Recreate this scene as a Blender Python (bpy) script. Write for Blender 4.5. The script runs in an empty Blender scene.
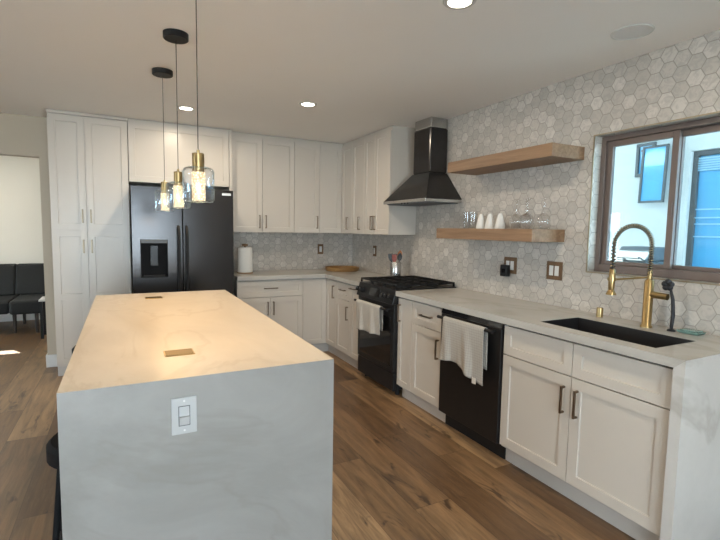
import bpy, bmesh, math, random
from mathutils import Vector, Matrix
random.seed(7)
PI = math.pi
C = bpy.context.scene.collection
S = bpy.context.scene

# ------------------------------------------------------------------ camera
cam_d = bpy.data.cameras.new('camera'); cam = bpy.data.objects.new('camera', cam_d); C.objects.link(cam)
yaw, pitch, roll = 0.4753, -0.0878, 0.0169
f = Vector((math.sin(yaw)*math.cos(pitch), math.cos(yaw)*math.cos(pitch), math.sin(pitch)))
r0 = Vector((math.cos(yaw), -math.sin(yaw), 0)); u0 = r0.cross(f)
r = math.cos(roll)*r0 + math.sin(roll)*u0; u = math.cos(roll)*u0 - math.sin(roll)*r0
m = Matrix((r, u, -f)).transposed().to_4x4(); m.translation = Vector((-2.6512, -1.0027, 1.4176))
cam.matrix_world = m
cam_d.sensor_width = 36; cam_d.lens = 457.97/720*36; cam_d.clip_start = .02
S.camera = cam

# ------------------------------------------------------------------ sky, sun, daylight, exposure
w = bpy.data.worlds.new('sky'); S.world = w; w.use_nodes = True
bg = w.node_tree.nodes['Background']; bg.inputs[0].default_value = (.78, .91, 1.0, 1); bg.inputs[1].default_value = 13.0
S.view_settings.view_transform = 'Standard'; S.view_settings.look = 'None'
S.view_settings.gamma = 1; S.view_settings.use_curve_mapping = False
S.view_settings.exposure = 0.15
S.cycles.use_denoising = True
S.cycles.max_bounces = 8; S.cycles.transparent_max_bounces = 16
S.cycles.sample_clamp_indirect = 6; S.cycles.caustics_reflective = False; S.cycles.caustics_refractive = False
def light(name, kind, loc, energy, col, aim=None, **k):
    d = bpy.data.lights.new(name, kind); d.energy = energy; d.color = col
    for a, b in k.items(): setattr(d, a, b)
    o = bpy.data.objects.new(name, d); C.objects.link(o); o.location = loc
    if aim is not None: o.rotation_euler = (Vector(aim)-Vector(loc)).to_track_quat('-Z', 'Y').to_euler()
    return o
# low sun through an unseen slit cut in the far wall to shape its patch
sd = Vector((1.2, -2.1, -1.2)).normalized()
light('sun', 'SUN', (-9, 12, 6), 40.0, (1, .92, .80), Vector((-9, 12, 6))+sd, angle=.01)
# portals that guide the skylight through the glass door and the windows
def portal(name, loc, aim, sx, sy):
    o = light(name, 'AREA', loc, 1, (1, 1, 1), aim, shape='RECTANGLE', size=sx, size_y=sy); o.data.cycles.is_portal = True
portal('door_portal', (-3.0, -3.72, 1.075), (-3.0, 0, 1.075), 2.8, 2.15)
portal('side_portal', (-7.12, .8, 1.475), (0, .8, 1.475), 1.4, 1.15)
portal('living_portal', (-7.12, 5.75, 1.325), (0, 5.75, 1.325), 1.7, 1.25)
portal('kitchen_portal', (.165, .5, 1.6), (-1, .5, 1.6), .9, .86)

# ------------------------------------------------------------------ mesh helpers
class MB:
    def __init__(s): s.v = []; s.f = []
    def add(s, vs, fs):
        b = len(s.v); s.v += [tuple(p) for p in vs]; s.f += [tuple(b+i for i in q) for q in fs]; return s
    def box(s, x0, x1, y0, y1, z0, z1):
        x0, x1 = sorted((x0, x1)); y0, y1 = sorted((y0, y1)); z0, z1 = sorted((z0, z1))
        return s.add([(x, y, z) for x in (x0, x1) for y in (y0, y1) for z in (z0, z1)],
                     [(0,1,3,2),(4,6,7,5),(0,4,5,1),(2,3,7,6),(0,2,6,4),(1,5,7,3)])
    def hexa(s, bot, top):      # two quads, same winding
        return s.add(list(bot)+list(top), [(3,2,1,0),(4,5,6,7),(0,1,5,4),(1,2,6,5),(2,3,7,6),(3,0,4,7)])
    def tube(s, pts, rad, n=12, cap=True):
        pts = [Vector(p) for p in pts]; N = len(pts)
        rs = rad if isinstance(rad, (list, tuple)) else [rad]*N
        ref = None; rings = []
        for i, p in enumerate(pts):
            t = (pts[min(i+1, N-1)]-pts[max(i-1, 0)]).normalized()
            if ref is None: ref = Vector((0,0,1)) if abs(t.z) < .9 else Vector((1,0,0))
            a = (ref - t*ref.dot(t)).normalized(); ref = a; b = t.cross(a)
            rings.append([p + rs[i]*(math.cos(2*PI*k/n)*a + math.sin(2*PI*k/n)*b) for k in range(n)])
        vs = [q for R in rings for q in R]; fs = []
        for i in range(N-1):
            for k in range(n): fs.append((i*n+k, i*n+(k+1)%n, (i+1)*n+(k+1)%n, (i+1)*n+k))
        if cap: fs += [tuple(range(n))[::-1], tuple((N-1)*n+k for k in range(n))]
        return s.add(vs, fs)
    def lathe(s, prof, c, n=32, closed=False, axis='z'):
        c = Vector(c); vs = []; fs = []; N = len(prof)
        for (q, h) in prof:
            for k in range(n):
                a = 2*PI*k/n; x, y = q*math.cos(a), q*math.sin(a)
                vs.append(c + (Vector((x, y, h)) if axis == 'z' else Vector((h, x, y)) if axis == 'x' else Vector((x, h, y))))
        M = N if closed else N-1
        for i in range(M):
            j = (i+1) % N
            for k in range(n): fs.append((i*n+k, i*n+(k+1)%n, j*n+(k+1)%n, j*n+k))
        if not closed:
            if prof[0][0] > 1e-6: fs.append(tuple(range(n))[::-1])
            if prof[-1][0] > 1e-6: fs.append(tuple((N-1)*n+k for k in range(n)))
        return s.add(vs, fs)
    def cyl(s, c, rad, z0, z1, n=32): return s.lathe([(rad, z0), (rad, z1)], (c[0], c[1], 0), n)
    def build(s, name, mat, parent=None, smooth=None, bevel=0, solid=0, subd=0):
        me = bpy.data.meshes.new(name)
        off = Vector(parent.get('org', (0,0,0))) if parent else Vector((0,0,0))
        me.from_pydata([Vector(p)-off for p in s.v], [], s.f)
        bm = bmesh.new(); bm.from_mesh(me)
        bmesh.ops.remove_doubles(bm, verts=bm.verts, dist=1e-6) if smooth else None
        bmesh.ops.recalc_face_normals(bm, faces=bm.faces); bm.to_mesh(me); bm.free()
        me.materials.append(mat)
        if smooth is not None:
            for p in me.polygons: p.use_smooth = True
            me.set_sharp_from_angle(angle=math.radians(smooth))
        o = bpy.data.objects.new(name, me); C.objects.link(o)
        if parent: o.parent = parent; o['org'] = tuple(off)
        if solid:
            q = o.modifiers.new('thick', 'SOLIDIFY'); q.thickness = solid; q.offset = 0
        if subd:
            q = o.modifiers.new('smooth', 'SUBSURF'); q.levels = subd; q.render_levels = subd
        if bevel:
            q = o.modifiers.new('edge', 'BEVEL'); q.width = bevel; q.segments = 2; q.limit_method = 'ANGLE'; q.angle_limit = .6
        return o
def tag(o, label, cat, group=None, kind=None):
    o['label'] = label; o['category'] = cat
    if group: o['group'] = group
    if kind: o['kind'] = kind
    return o
def thing(name, label, cat, loc, group=None):
    o = bpy.data.objects.new(name, None); C.objects.link(o); o.location = loc; o['org'] = tuple(loc)
    o.empty_display_size = .1
    return tag(o, label, cat, group)
def struct(o, label, cat='structure'):
    o['kind'] = 'structure'; o['label'] = label; o['category'] = cat; return o
def copy_tree(o, parent=None):
    c = o.copy(); C.objects.link(c)
    if parent: c.parent = parent
    for ch in list(o.children): copy_tree(ch, c)
    return c
def again(proto, loc, label, rz=None):
    c = copy_tree(proto); c.location = loc; c['label'] = label
    if rz is not None: c.rotation_euler.z = rz
    return c

# ------------------------------------------------------------------ materials
def mat(name, col, rough=.5, metal=0, spec=.5, **k):
    mt = bpy.data.materials.new(name); mt.use_nodes = True
    b = mt.node_tree.nodes['Principled BSDF']
    b.inputs['Base Color'].default_value = (*col, 1); b.inputs['Roughness'].default_value = rough
    b.inputs['Metallic'].default_value = metal; b.inputs['Specular IOR Level'].default_value = spec
    for a, v in k.items(): b.inputs[a.replace('_', ' ')].default_value = v
    return mt
class NT:
    def __init__(s, mt): s.t = mt.node_tree; s.n = s.t.nodes; s.b = s.n.get('Principled BSDF')
    def node(s, ty, **k):
        q = s.n.new(ty)
        for a, v in k.items(): setattr(q, a, v)
        return q
    def put(s, sock, v):
        if hasattr(v, 'links') or isinstance(v, bpy.types.NodeSocket): s.t.links.new(v, sock)
        else: sock.default_value = v
    def math(s, op, a, b=0, c=0):
        q = s.node('ShaderNodeMath', operation=op)
        for i, v in enumerate((a, b, c)): s.put(q.inputs[i], v)
        return q.outputs[0]
    def vec(s, x, y, z):
        q = s.node('ShaderNodeCombineXYZ')
        for i, v in enumerate((x, y, z)): s.put(q.inputs[i], v)
        return q.outputs[0]
    def sep(s, v):
        q = s.node('ShaderNodeSeparateXYZ'); s.put(q.inputs[0], v); return q.outputs
    def coord(s): return s.node('ShaderNodeTexCoord').outputs['Object']
    def noise(s, v, scale, detail=3, rough=.5, dist=0):
        q = s.node('ShaderNodeTexNoise'); s.put(q.inputs['Vector'], v)
        q.inputs['Scale'].default_value = scale; q.inputs['Detail'].default_value = detail
        q.inputs['Roughness'].default_value = rough; q.inputs['Distortion'].default_value = dist
        return q.outputs[0]
    def white(s, v):
        q = s.node('ShaderNodeTexWhiteNoise', noise_dimensions='3D'); s.put(q.inputs['Vector'], v); return q.outputs[0]
    def ramp(s, v, stops):
        q = s.node('ShaderNodeValToRGB'); s.put(q.inputs[0], v); e = q.color_ramp.elements
        while len(e) < len(stops): e.new(.5)
        for i, (p, c) in enumerate(stops): e[i].position = p; e[i].color = (*c, 1)
        return q.outputs[0]
    def mix(s, fac, a, b, mode='MIX'):
        q = s.node('ShaderNodeMix', data_type='RGBA', blend_type=mode)
        s.put(q.inputs[0], fac)
        for i, v in ((6, a), (7, b)):
            if isinstance(v, tuple): q.inputs[i].default_value = (*v, 1)
            else: s.put(q.inputs[i], v)
        return q.outputs[2]
    def bump(s, h, strength=.2, dist=.002):
        q = s.node('ShaderNodeBump'); q.inputs['Strength'].default_value = strength; q.inputs['Distance'].default_value = dist
        s.put(q.inputs['Height'], h); s.put(s.b.inputs['Normal'], q.outputs[0])

def noisy(name, c1, c2, scale=8, rough=.5, bumpy=0, bscale=60, stretch=(1,1,1), **k):
    mt = mat(name, c1, rough, **k); n = NT(mt); v = n.coord()
    if stretch != (1,1,1):
        mp = n.node('ShaderNodeMapping'); n.put(mp.inputs[0], v); mp.inputs['Scale'].default_value = stretch; v = mp.outputs[0]
    n.put(n.b.inputs['Base Color'], n.mix(n.noise(v, scale), c1, c2))
    if bumpy: n.bump(n.noise(v, bscale, 4), bumpy)
    return mt

# floor planks
def floor_mat():
    mt = mat('oak_plank_floor', (.2,.12,.07), .42, spec=.5); n = NT(mt); x, y, z = n.sep(n.coord())
    W, L = .2225, 1.55
    px = n.math('DIVIDE', n.math('ADD', x, 1.1450+40*W), W); ix = n.math('FLOOR', px); fx = n.math('FRACT', px)
    off = n.math('MULTIPLY', n.white(n.vec(ix, 3.3, 1.7)), L)
    off = n.math('ADD', y, n.math('ADD', off, 20))
    py = n.math('DIVIDE', off, L); iy = n.math('FLOOR', py); fy = n.math('FRACT', py)
    rid = n.white(n.vec(ix, iy, 5.1)); rid2 = n.white(n.vec(ix, iy, 9.7))
    sh = n.math('MULTIPLY', rid, 37)
    gv = n.vec(n.math('ADD', n.math('MULTIPLY', x, 1), sh), n.math('MULTIPLY', y, .09), sh)
    g1 = n.noise(gv, 26, 6, .62, .6); g2 = n.noise(gv, 120, 3, .6)
    kv = n.vec(n.math('ADD', x, sh), n.math('MULTIPLY', y, .33), sh)
    kn = n.noise(kv, 9, 3, .6, .9)
    knot = n.math('SMOOTH_MIN', 1, n.math('MULTIPLY', n.math('MAXIMUM', n.math('SUBTRACT', kn, .61), 0), 11), .05)
    base = n.ramp(rid2, [(0, (.125,.070,.034)), (.35, (.20,.116,.056)), (.7, (.30,.182,.092)), (1, (.45,.292,.156))])
    dark = n.mix(.66, base, (.045,.024,.013))
    c = n.mix(n.ramp(g1, [(.35, (0,0,0)), (.68, (1,1,1))]), dark, base)
    c = n.mix(n.math('MULTIPLY', n.math('GREATER_THAN', g2, .58), .12), c, (.26,.18,.11))
    c = n.mix(n.math('MULTIPLY', knot, .8), c, (.035,.02,.012))
    ex = n.math('MULTIPLY', n.math('MINIMUM', fx, n.math('SUBTRACT', 1, fx)), W)
    ey = n.math('MULTIPLY', n.math('MINIMUM', fy, n.math('SUBTRACT', 1, fy)), L)
    seam = n.math('LESS_THAN', n.math('MINIMUM', ex, ey), .0016)
    c = n.mix(n.math('MULTIPLY', seam, .6), c, (.03,.018,.01))
    n.put(n.b.inputs['Base Color'], c)
    n.put(n.b.inputs['Roughness'], n.math('ADD', .29, n.math('MULTIPLY', g1, .18)))
    n.bump(n.math('SUBTRACT', g1, n.math('MULTIPLY', seam, 2)), .12, .002)
    return mt
# hexagon marble tile
def tile_mat():
    mt = mat('marble_hexagon_tile', (.5,.49,.47), .35, spec=.4); n = NT(mt)
    x, y, z = n.sep(n.coord()); g = n.node('ShaderNodeNewGeometry'); nx, ny, nz = n.sep(g.outputs['Normal'])
    fy = n.math('GREATER_THAN', n.math('ABSOLUTE', ny), .5); fz = n.math('GREATER_THAN', n.math('ABSOLUTE', nz), .5)
    def sel(fac, a, b): return n.math('ADD', n.math('MULTIPLY', fac, b), n.math('MULTIPLY', n.math('SUBTRACT', 1, fac), a))
    uu = sel(fy, y, x); vv = sel(fz, z, x)
    H = .0805; RX, RY = 1.7320508, 1.0
    pu = n.math('ADD', n.math('DIVIDE', uu, H), 173.2+.35); pv = n.math('ADD', n.math('DIVIDE', vv, H), 100.3)
    def cell(du, dv):
        a = n.math('SUBTRACT', n.math('FLOORED_MODULO', n.math('SUBTRACT', pu, du), RX), RX/2)
        b = n.math('SUBTRACT', n.math('FLOORED_MODULO', n.math('SUBTRACT', pv, dv), RY), RY/2)
        return a, b, n.math('ADD', n.math('MULTIPLY', a, a), n.math('MULTIPLY', b, b))
    a1, b1, d1 = cell(0, 0); a2, b2, d2 = cell(RX/2, RY/2)
    f2 = n.math('LESS_THAN', d2, d1); gu = sel(f2, a1, a2); gv = sel(f2, b1, b2)
    iu = n.math('ROUND', n.math('MULTIPLY', n.math('SUBTRACT', pu, gu), 2.0/RX)); iv = n.math('ROUND', n.math('MULTIPLY', n.math('SUBTRACT', pv, gv), 2.0))
    au = n.math('ABSOLUTE', gu); av = n.math('ABSOLUTE', gv)
    ed = n.math('SUBTRACT', .5, n.math('MAXIMUM', av, n.math('ADD', n.math('MULTIPLY', au, .8660254), n.math('MULTIPLY', av, .5))))
    grout = n.ramp(ed, [(.016, (1,1,1)), (.038, (0,0,0))])
    rid = n.white(n.vec(iu, iv, fy)); r2 = n.math('MULTIPLY', n.white(n.vec(iu, iv, 7.7)), 50)
    v = n.vec(n.math('ADD', pu, r2), n.math('ADD', pv, r2), r2)
    vein = n.noise(v, 1.6, 5, .65, 1.5)
    base = n.ramp(rid, [(0, (.44,.408,.368)), (.5, (.49,.456,.413)), (.85, (.54,.505,.46)), (1, (.60,.566,.52))])
    c = n.mix(n.ramp(vein, [(.40, (.55,.55,.55)), (.56, (0,0,0))]), base, (.36,.342,.318))
    c = n.mix(grout, c, (.31,.288,.26))
    n.put(n.b.inputs['Base Color'], c)
    n.bump(n.math('SUBTRACT', 1, grout), .35, .0015)
    return mt
def quartz_mat(name, c1, c2, cv, scale=1.0, rough=.22, vein=.55, rot=.6):
    mt = mat(name, c1, rough, spec=.45); n = NT(mt)
    mp = n.node('ShaderNodeMapping'); n.put(mp.inputs[0], n.coord()); mp.inputs['Rotation'].default_value = (rot, .5, .35)
    mp.inputs['Scale'].default_value = (scale, scale*.45, scale); v = mp.outputs[0]
    big = n.noise(v, 1.6, 5, .6, 1.2); fine = n.noise(v, 34, 3, .6)
    ridge = n.math('ABSOLUTE', n.math('SUBTRACT', n.noise(v, 1.25, 5, .55, .8), .5))
    c = n.mix(n.ramp(big, [(.35, (0,0,0)), (.65, (1,1,1))]), c1, c2)
    c = n.mix(n.math('MULTIPLY', n.ramp(ridge, [(0, (1,1,1)), (.028, (0,0,0))]), vein), c, cv)
    c = n.mix(n.math('MULTIPLY', fine, .12), c, cv)
    n.put(n.b.inputs['Base Color'], c)
    return mt
def wood_mat(name, c1, c2, axis=1, rough=.5):
    mt = mat(name, c1, rough, spec=.3); n = NT(mt); xyz = list(n.sep(n.coord()))
    xyz[axis] = n.math('MULTIPLY', xyz[axis], .07)
    v = n.vec(*xyz); g = n.noise(v, 30, 6, .6, 1.0); h = n.noise(v, 5, 2, .5, .5)
    c = n.mix(n.ramp(g, [(.32, (0,0,0)), (.7, (1,1,1))]), c2, c1)
    c = n.mix(n.math('MULTIPLY', h, .45), c, c2)
    n.put(n.b.inputs['Base Color'], c); n.bump(g, .15)
    return mt
def glass_mat(name, tint=(1,1,1), refl=1.0, col=(1,1,1), base=.03):
    mt = bpy.data.materials.new(name); mt.use_nodes = True; n = NT(mt); n.n.remove(n.b)
    out = n.n['Material Output']; tr = n.node('ShaderNodeBsdfTransparent'); gl = n.node('ShaderNodeBsdfGlossy')
    tr.inputs[0].default_value = (*tint, 1); gl.inputs[0].default_value = (*col, 1); gl.inputs['Roughness'].default_value = .02
    fr = n.node('ShaderNodeLayerWeight'); fr.inputs[0].default_value = .28
    fac = n.math('MINIMUM', n.math('ADD', n.math('MULTIPLY', n.math('POWER', fr.outputs['Facing'], 2.2), refl), base), 1)
    mx = n.node('ShaderNodeMixShader'); n.put(mx.inputs[0], fac); n.put(mx.inputs[1], tr.outputs[0]); n.put(mx.inputs[2], gl.outputs[0])
    n.put(out.inputs[0], mx.outputs[0]); return mt
def emit_mat(name, col, strength):
    mt = mat(name, col, .4); b = mt.node_tree.nodes['Principled BSDF']
    b.inputs['Emission Color'].default_value = (*col, 1); b.inputs['Emission Strength'].default_value = strength
    return mt
def crystal_mat():
    mt = mat('bubble_crystal', (.25,.22,.17), .1); n = NT(mt); v = n.coord()
    q = n.node('ShaderNodeTexVoronoi', feature='DISTANCE_TO_EDGE'); n.put(q.inputs['Vector'], v); q.inputs['Scale'].default_value = 95
    k = n.noise(v, 110, 2)
    c = n.mix(n.ramp(q.outputs['Distance'], [(.04, (0,0,0)), (.30, (1,1,1))]), (.30,.19,.07), (1,.86,.58))
    n.put(n.b.inputs['Emission Color'], c)
    n.put(n.b.inputs['Emission Strength'], n.math('ADD', .85, n.math('MULTIPLY', k, 1.9)))
    n.bump(q.outputs['Distance'], .4); return mt
def check_cloth(name, c1, c2, sc):
    mt = mat(name, c1, .9, spec=.1); n = NT(mt); x, y, z = n.sep(n.coord())
    a = n.math('LESS_THAN', n.math('FRACT', n.math('MULTIPLY', y, sc)), .22); b = n.math('LESS_THAN', n.math('FRACT', n.math('MULTIPLY', z, sc)), .22)
    fine = n.noise(n.coord(), 90, 4)
    c = n.mix(n.math('MULTIPLY', n.math('ADD', a, b), .38), c1, c2); c = n.mix(n.math('MULTIPLY', fine, .4), c, c2)
    n.put(n.b.inputs['Base Color'], c); n.bump(fine, .4); return mt
def hole_metal(): pass

M = {}
M['floor'] = floor_mat(); M['tile'] = tile_mat()
M['ceil'] = noisy('ceiling_paint', (.89,.87,.845), (.87,.85,.825), 3, .8, .05, 180)
M['wall'] = noisy('greige_wall_paint', (.50,.435,.345), (.48,.415,.33), 3, .75, .05, 150)
M['wallp'] = noisy('pale_wall_paint', (.72,.69,.62), (.70,.67,.60), 3, .8)
M['trim'] = mat('white_trim_paint', (.72,.71,.69), .45)
M['cab'] = noisy('white_cabinet_paint', (.55,.51,.458), (.535,.495,.445), 4, .30, .02, 120)
M['cabin'] = mat('cabinet_carcass', (.42,.40,.37), .6)
M['kick'] = mat('toe_kick_paint', (.50,.475,.445), .45)
M['quartz'] = quartz_mat('grey_quartz', (.42,.405,.375), (.47,.455,.425), (.35,.33,.295))
M['waterq'] = quartz_mat('daylit_veined_quartz', (.49,.48,.46), (.55,.54,.52), (.34,.315,.28), 1.0, .25, .5)  # worktop stone again, daylight on the end panel painted as a lighter tone
M['isl'] = quartz_mat('warm_lit_quartz', (.54,.48,.395), (.61,.55,.465), (.40,.33,.24), 1.6, .34, .32, .9)  # same stone, warm pendant light painted into its cream tone
M['isls'] = quartz_mat('shaded_island_quartz', (.26,.253,.243), (.325,.316,.305), (.19,.175,.155), 1.1, .3, .24, 1.1)  # island stone again, weak light on its end painted as darker grey
M['bronze'] = noisy('bronze_metal', (.20,.155,.115), (.25,.19,.14), 20, .32, metal=1)
M['nickel'] = noisy('champagne_metal', (.21,.165,.11), (.25,.20,.135), 20, .38, metal=1)
M['gold'] = noisy('brushed_gold', (.42,.30,.145), (.35,.245,.11), 30, .28, metal=1)
M['springgold'] = noisy('backlit_gold_spring', (.27,.21,.12), (.22,.17,.10), 30, .2, metal=1)  # gold painted darker, as it looks against the bright window
M['black'] = noisy('black_enamel', (.010,.010,.011), (.014,.014,.015), 10, .28, spec=.3)
M['blackm'] = noisy('black_matte_metal', (.011,.011,.012), (.016,.016,.017), 20, .5, spec=.25)
M['blacks'] = noisy('black_stainless', (.064,.062,.063), (.052,.050,.051), 6, .19, metal=.85, stretch=(1,1,.05))
M['blackdw'] = noisy('black_dishwasher_steel', (.050,.048,.048), (.042,.040,.041), 6, .36, metal=.8, stretch=(1,1,.05))
M['iron'] = noisy('cast_iron', (.009,.009,.0095), (.015,.015,.0155), 60, .65, .3, spec=.2)
M['bglass'] = mat('black_glass', (.01,.01,.011), .06, spec=.6)
M['steel'] = noisy('stainless_steel', (.55,.55,.54), (.47,.47,.46), 8, .26, metal=1, stretch=(1,1,.05))
M['granite'] = noisy('black_composite', (.008,.008,.009), (.016,.016,.018), 200, .5)
M['walnut'] = wood_mat('shelf_walnut', (.34,.215,.130), (.20,.118,.066), 1)
M['tray'] = wood_mat('golden_wood', (.36,.21,.075), (.22,.12,.045), 0)
M['plate'] = wood_mat('brown_wood_plate', (.20,.12,.06), (.13,.075,.04), 2)
M['white'] = mat('white_plastic', (.62,.62,.60), .4)
M['switchw'] = mat('switch_plastic', (.44,.445,.45), .4)
M['goldlid'] = noisy('dark_gold_lid', (.17,.115,.045), (.13,.09,.035), 30, .45, metal=1)
M['porc'] = noisy('white_porcelain', (.76,.75,.72), (.73,.72,.69), 10, .25)
M['paper'] = noisy('white_paper', (.72,.71,.68), (.68,.67,.64), 60, .9, .3)
M['bframe'] = noisy('brown_aluminium', (.165,.128,.112), (.15,.116,.102), 8, .4, metal=.2)
M['goldtrim'] = noisy('gold_edge_strip', (.36,.30,.21), (.33,.27,.19), 20, .45, metal=1)
M['pane'] = glass_mat('window_glass', (.97,.99,1), .5, (1,1,1), .02)
M['kpane'] = glass_mat('tinted_window_glass', (.80,.925,.965), .5, (1,1,1), .02)
M['clear'] = glass_mat('drinking_glass', (.92,.92,.92), 1.3, (1,1,1), .06)
M['shade'] = glass_mat('pendant_glass', (.985,.99,1), 1.5, (.82,.94,1), .05)  # blue of the window reflections painted into the gloss colour
M['crystal'] = crystal_mat()
M['led'] = emit_mat('led_lens', (1,.90,.74), 14)
M['grille'] = noisy('speaker_grille', (.74,.73,.72), (.64,.63,.62), 300, .7)
M['sofa'] = noisy('charcoal_fabric', (.007,.0085,.009), (.012,.0135,.0145), 200, .85, .3)
M['darkwood'] = mat('dark_leg', (.03,.022,.018), .5)
M['stucco'] = noisy('white_stucco', (.60,.605,.60), (.55,.56,.555), 40, .9, .5, 60)
M['patio'] = noisy('patio_concrete', (.55,.55,.53), (.48,.48,.47), 6, .8)
M['terrace'] = noisy('bounce_terrace_stone', (.74,.72,.68), (.68,.66,.62), 6, .8)  # unseen ground made paler to bounce daylight up to the ceiling
M['greyframe'] = mat('grey_window_frame', (.085,.09,.095), .5)
M['bluepane'] = mat('painted_sky_pane', (.11,.40,.68), .06, .0, .8)  # sky reflection painted as a blue base colour
M['blind'] = mat('pale_blue_blind', (.36,.62,.80), .6)
M['grillm'] = noisy('grill_steel', (.13,.145,.16), (.10,.115,.13), 10, .6)
M['cloth'] = check_cloth('grey_checked_cloth', (.45,.43,.395), (.28,.265,.245), 62)
M['cloth2'] = check_cloth('grey_striped_cloth', (.48,.455,.42), (.31,.295,.265), 75)
M['label'] = mat('cloth_label', (.66,.64,.60), .8)
M['teal'] = mat('sea_green_glass', (.25,.42,.38), .12, Transmission_Weight=.3)
M['navy'] = noisy('black_silicone', (.006,.0065,.010), (.010,.0105,.015), 20, .5)
M['stool'] = mat('black_leatherette', (.008,.008,.009), .7, spec=.15)
M['hose'] = mat('black_rubber', (.012,.012,.012), .5)
M['orange'] = noisy('orange_wood', (.45,.17,.06), (.36,.13,.05), 20, .6)
M['red'] = mat('red_silicone', (.25,.06,.045), .5)
M['greysil'] = mat('grey_silicone', (.05,.054,.056), .55)
M['badge'] = mat('silver_badge', (.6,.6,.6), .3, 1)
M['disp'] = emit_mat('range_display_glass', (.02,.022,.026), .0)
M['ice'] = mat('dispenser_dark', (.006,.006,.007), .6, spec=.15)

# ------------------------------------------------------------------ the room
H = 2.437; YB = 4.375; YF = 7.2; YR = -3.6; XL = -7.0
# floor, ceiling
struct(MB().box(XL-.15, .18, YR-.15, YF+.15, -.1, 0).build('floor', M['floor']), 'brown oak plank floor running to the back wall', 'floor')
struct(MB().box(XL-.15, .18, YR-.15, YF+.15, H, H+.12).build('ceiling', M['ceil']), 'flat off-white painted ceiling', 'ceiling')
# right wall with window opening
WY0, WY1, WZ0, WZ1 = .055, .945, 1.175, 2.028
b = MB()
b.box(0, .16, YR, WY0, 0, H); b.box(0, .16, WY1, YB+.125, 0, H)
b.box(0, .16, WY0, WY1, 0, WZ0); b.box(0, .16, WY0, WY1, WZ1, H)
struct(b.build('wall_right', M['tile']), 'wall of grey and white marble hexagon tiles with the window', 'wall')
# back wall: tiled part, then painted part with opening to living room
struct(MB().box(-1.63, -.0005, YB, YB+.125, 0, H).build('wall_back', M['tile']), 'hexagon tiled wall behind the corner counter', 'wall')
JX, JL, HZ = -3.36, -5.5, 2.062
b = MB(); b.box(JX, -1.6305, YB, YB+.125, 0, H); b.box(JL, JX, YB, YB+.125, HZ, H); b.box(XL, JL, YB, YB+.125, 0, H)
struct(b.build('wall_partition', M['wall']), 'beige wall with the opening into the living room', 'wall')
b = MB(); b.box(JX-.0, -3.24, YB-.014, YB, 0, .125); b.box(JX-.014, JX, YB-.014, YB+.139, 0, .125)
struct(b.build('baseboard_back', M['trim'], bevel=.003), 'white baseboard wrapping the end of the beige wall', 'baseboard')
# living room
b = MB(); b.box(XL-.15, -6.4, YF, YF+.15, 0, H); b.box(-4.90, -2.0, YF, YF+.15, 0, H); b.box(-6.4, -4.90, YF, YF+.15, 0, 1.10); b.box(-6.4, -4.90, YF, YF+.15, 1.28, H)  # slit opening out of view, made up to shape the sun patch
struct(b.build('wall_far', M['wallp']), 'pale living room wall behind the dark sofa', 'wall')
struct(MB().box(-2.1, -2.0, YB+.125, YF, 0, H).build('wall_living', M['wallp']), 'living room end wall', 'wall')
struct(MB().box(XL, -2.1, YF-.014, YF, 0, .125).build('baseboard_far', M['trim']), 'white baseboard under the pale wall', 'baseboard')
# left wall: living window (5.1-6.4) and dining window (0-2)
b = MB()
ops = [(.1, 1.5, .9, 2.05), (4.9, 6.6, .7, 1.95)]
ys = [YR, ops[0][0], ops[0][1], ops[1][0], ops[1][1], YF]
for i in (0, 2, 4): b.box(XL-.15, XL, ys[i], ys[i+1], 0, H)
for (a, c, z0, z1) in ops: b.box(XL-.15, XL, a, c, 0, z0); b.box(XL-.15, XL, a, c, z1, H)
struct(b.build('wall_left', M['wallp']), 'plain pale wall with two windows', 'wall')
# rear wall with glass door
b = MB(); b.box(XL-.15, -4.4, YR-.15, YR, 0, H); b.box(-1.6, .16, YR-.15, YR, 0, H); b.box(-4.4, -1.6, YR-.15, YR, 2.15, H)
struct(b.build('wall_rear', M['wallp']), 'plain pale wall with a glass door', 'wall')
def glazing(name, axis, pos, a0, a1, z0, z1, fr, split, label):
    b = MB(); t = .05
    def bx(p, q, r_, s_, d=.03):
        if axis == 'x': b.box(pos-d, pos+d, p, q, r_, s_)
        else: b.box(p, q, pos-d, pos+d, r_, s_)
    bx(a0, a0+t, z0, z1); bx(a1-t, a1, z0, z1); bx(a0+t, a1-t, z0, z0+t); bx(a0+t, a1-t, z1-t, z1)
    if split: bx((a0+a1)/2-t/2, (a0+a1)/2+t/2, z0+t, z1-t)
    o = struct(b.build(name, fr), label, name.split('_')[0])
    g = MB()
    if axis == 'x': g.box(pos-.003, pos+.003, a0+t, a1-t, z0+t, z1-t)
    else: g.box(a0+t, a1-t, pos-.003, pos+.003, z0+t, z1-t)
    p = g.build('pane', M['pane'], o); p['label'] = 'clear glass pane'; return o
glazing('door_1', 'y', YR-.08, -4.4, -1.6, 0, 2.15, M['bframe'], True, 'brown framed sliding glass door')
glazing('window_2', 'x', XL-.08, .1, 1.5, .9, 2.05, M['bframe'], True, 'brown framed dining window')
glazing('window_3', 'x', XL-.08, 4.9, 6.6, .7, 1.95, M['bframe'], False, 'brown framed living room window')

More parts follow.
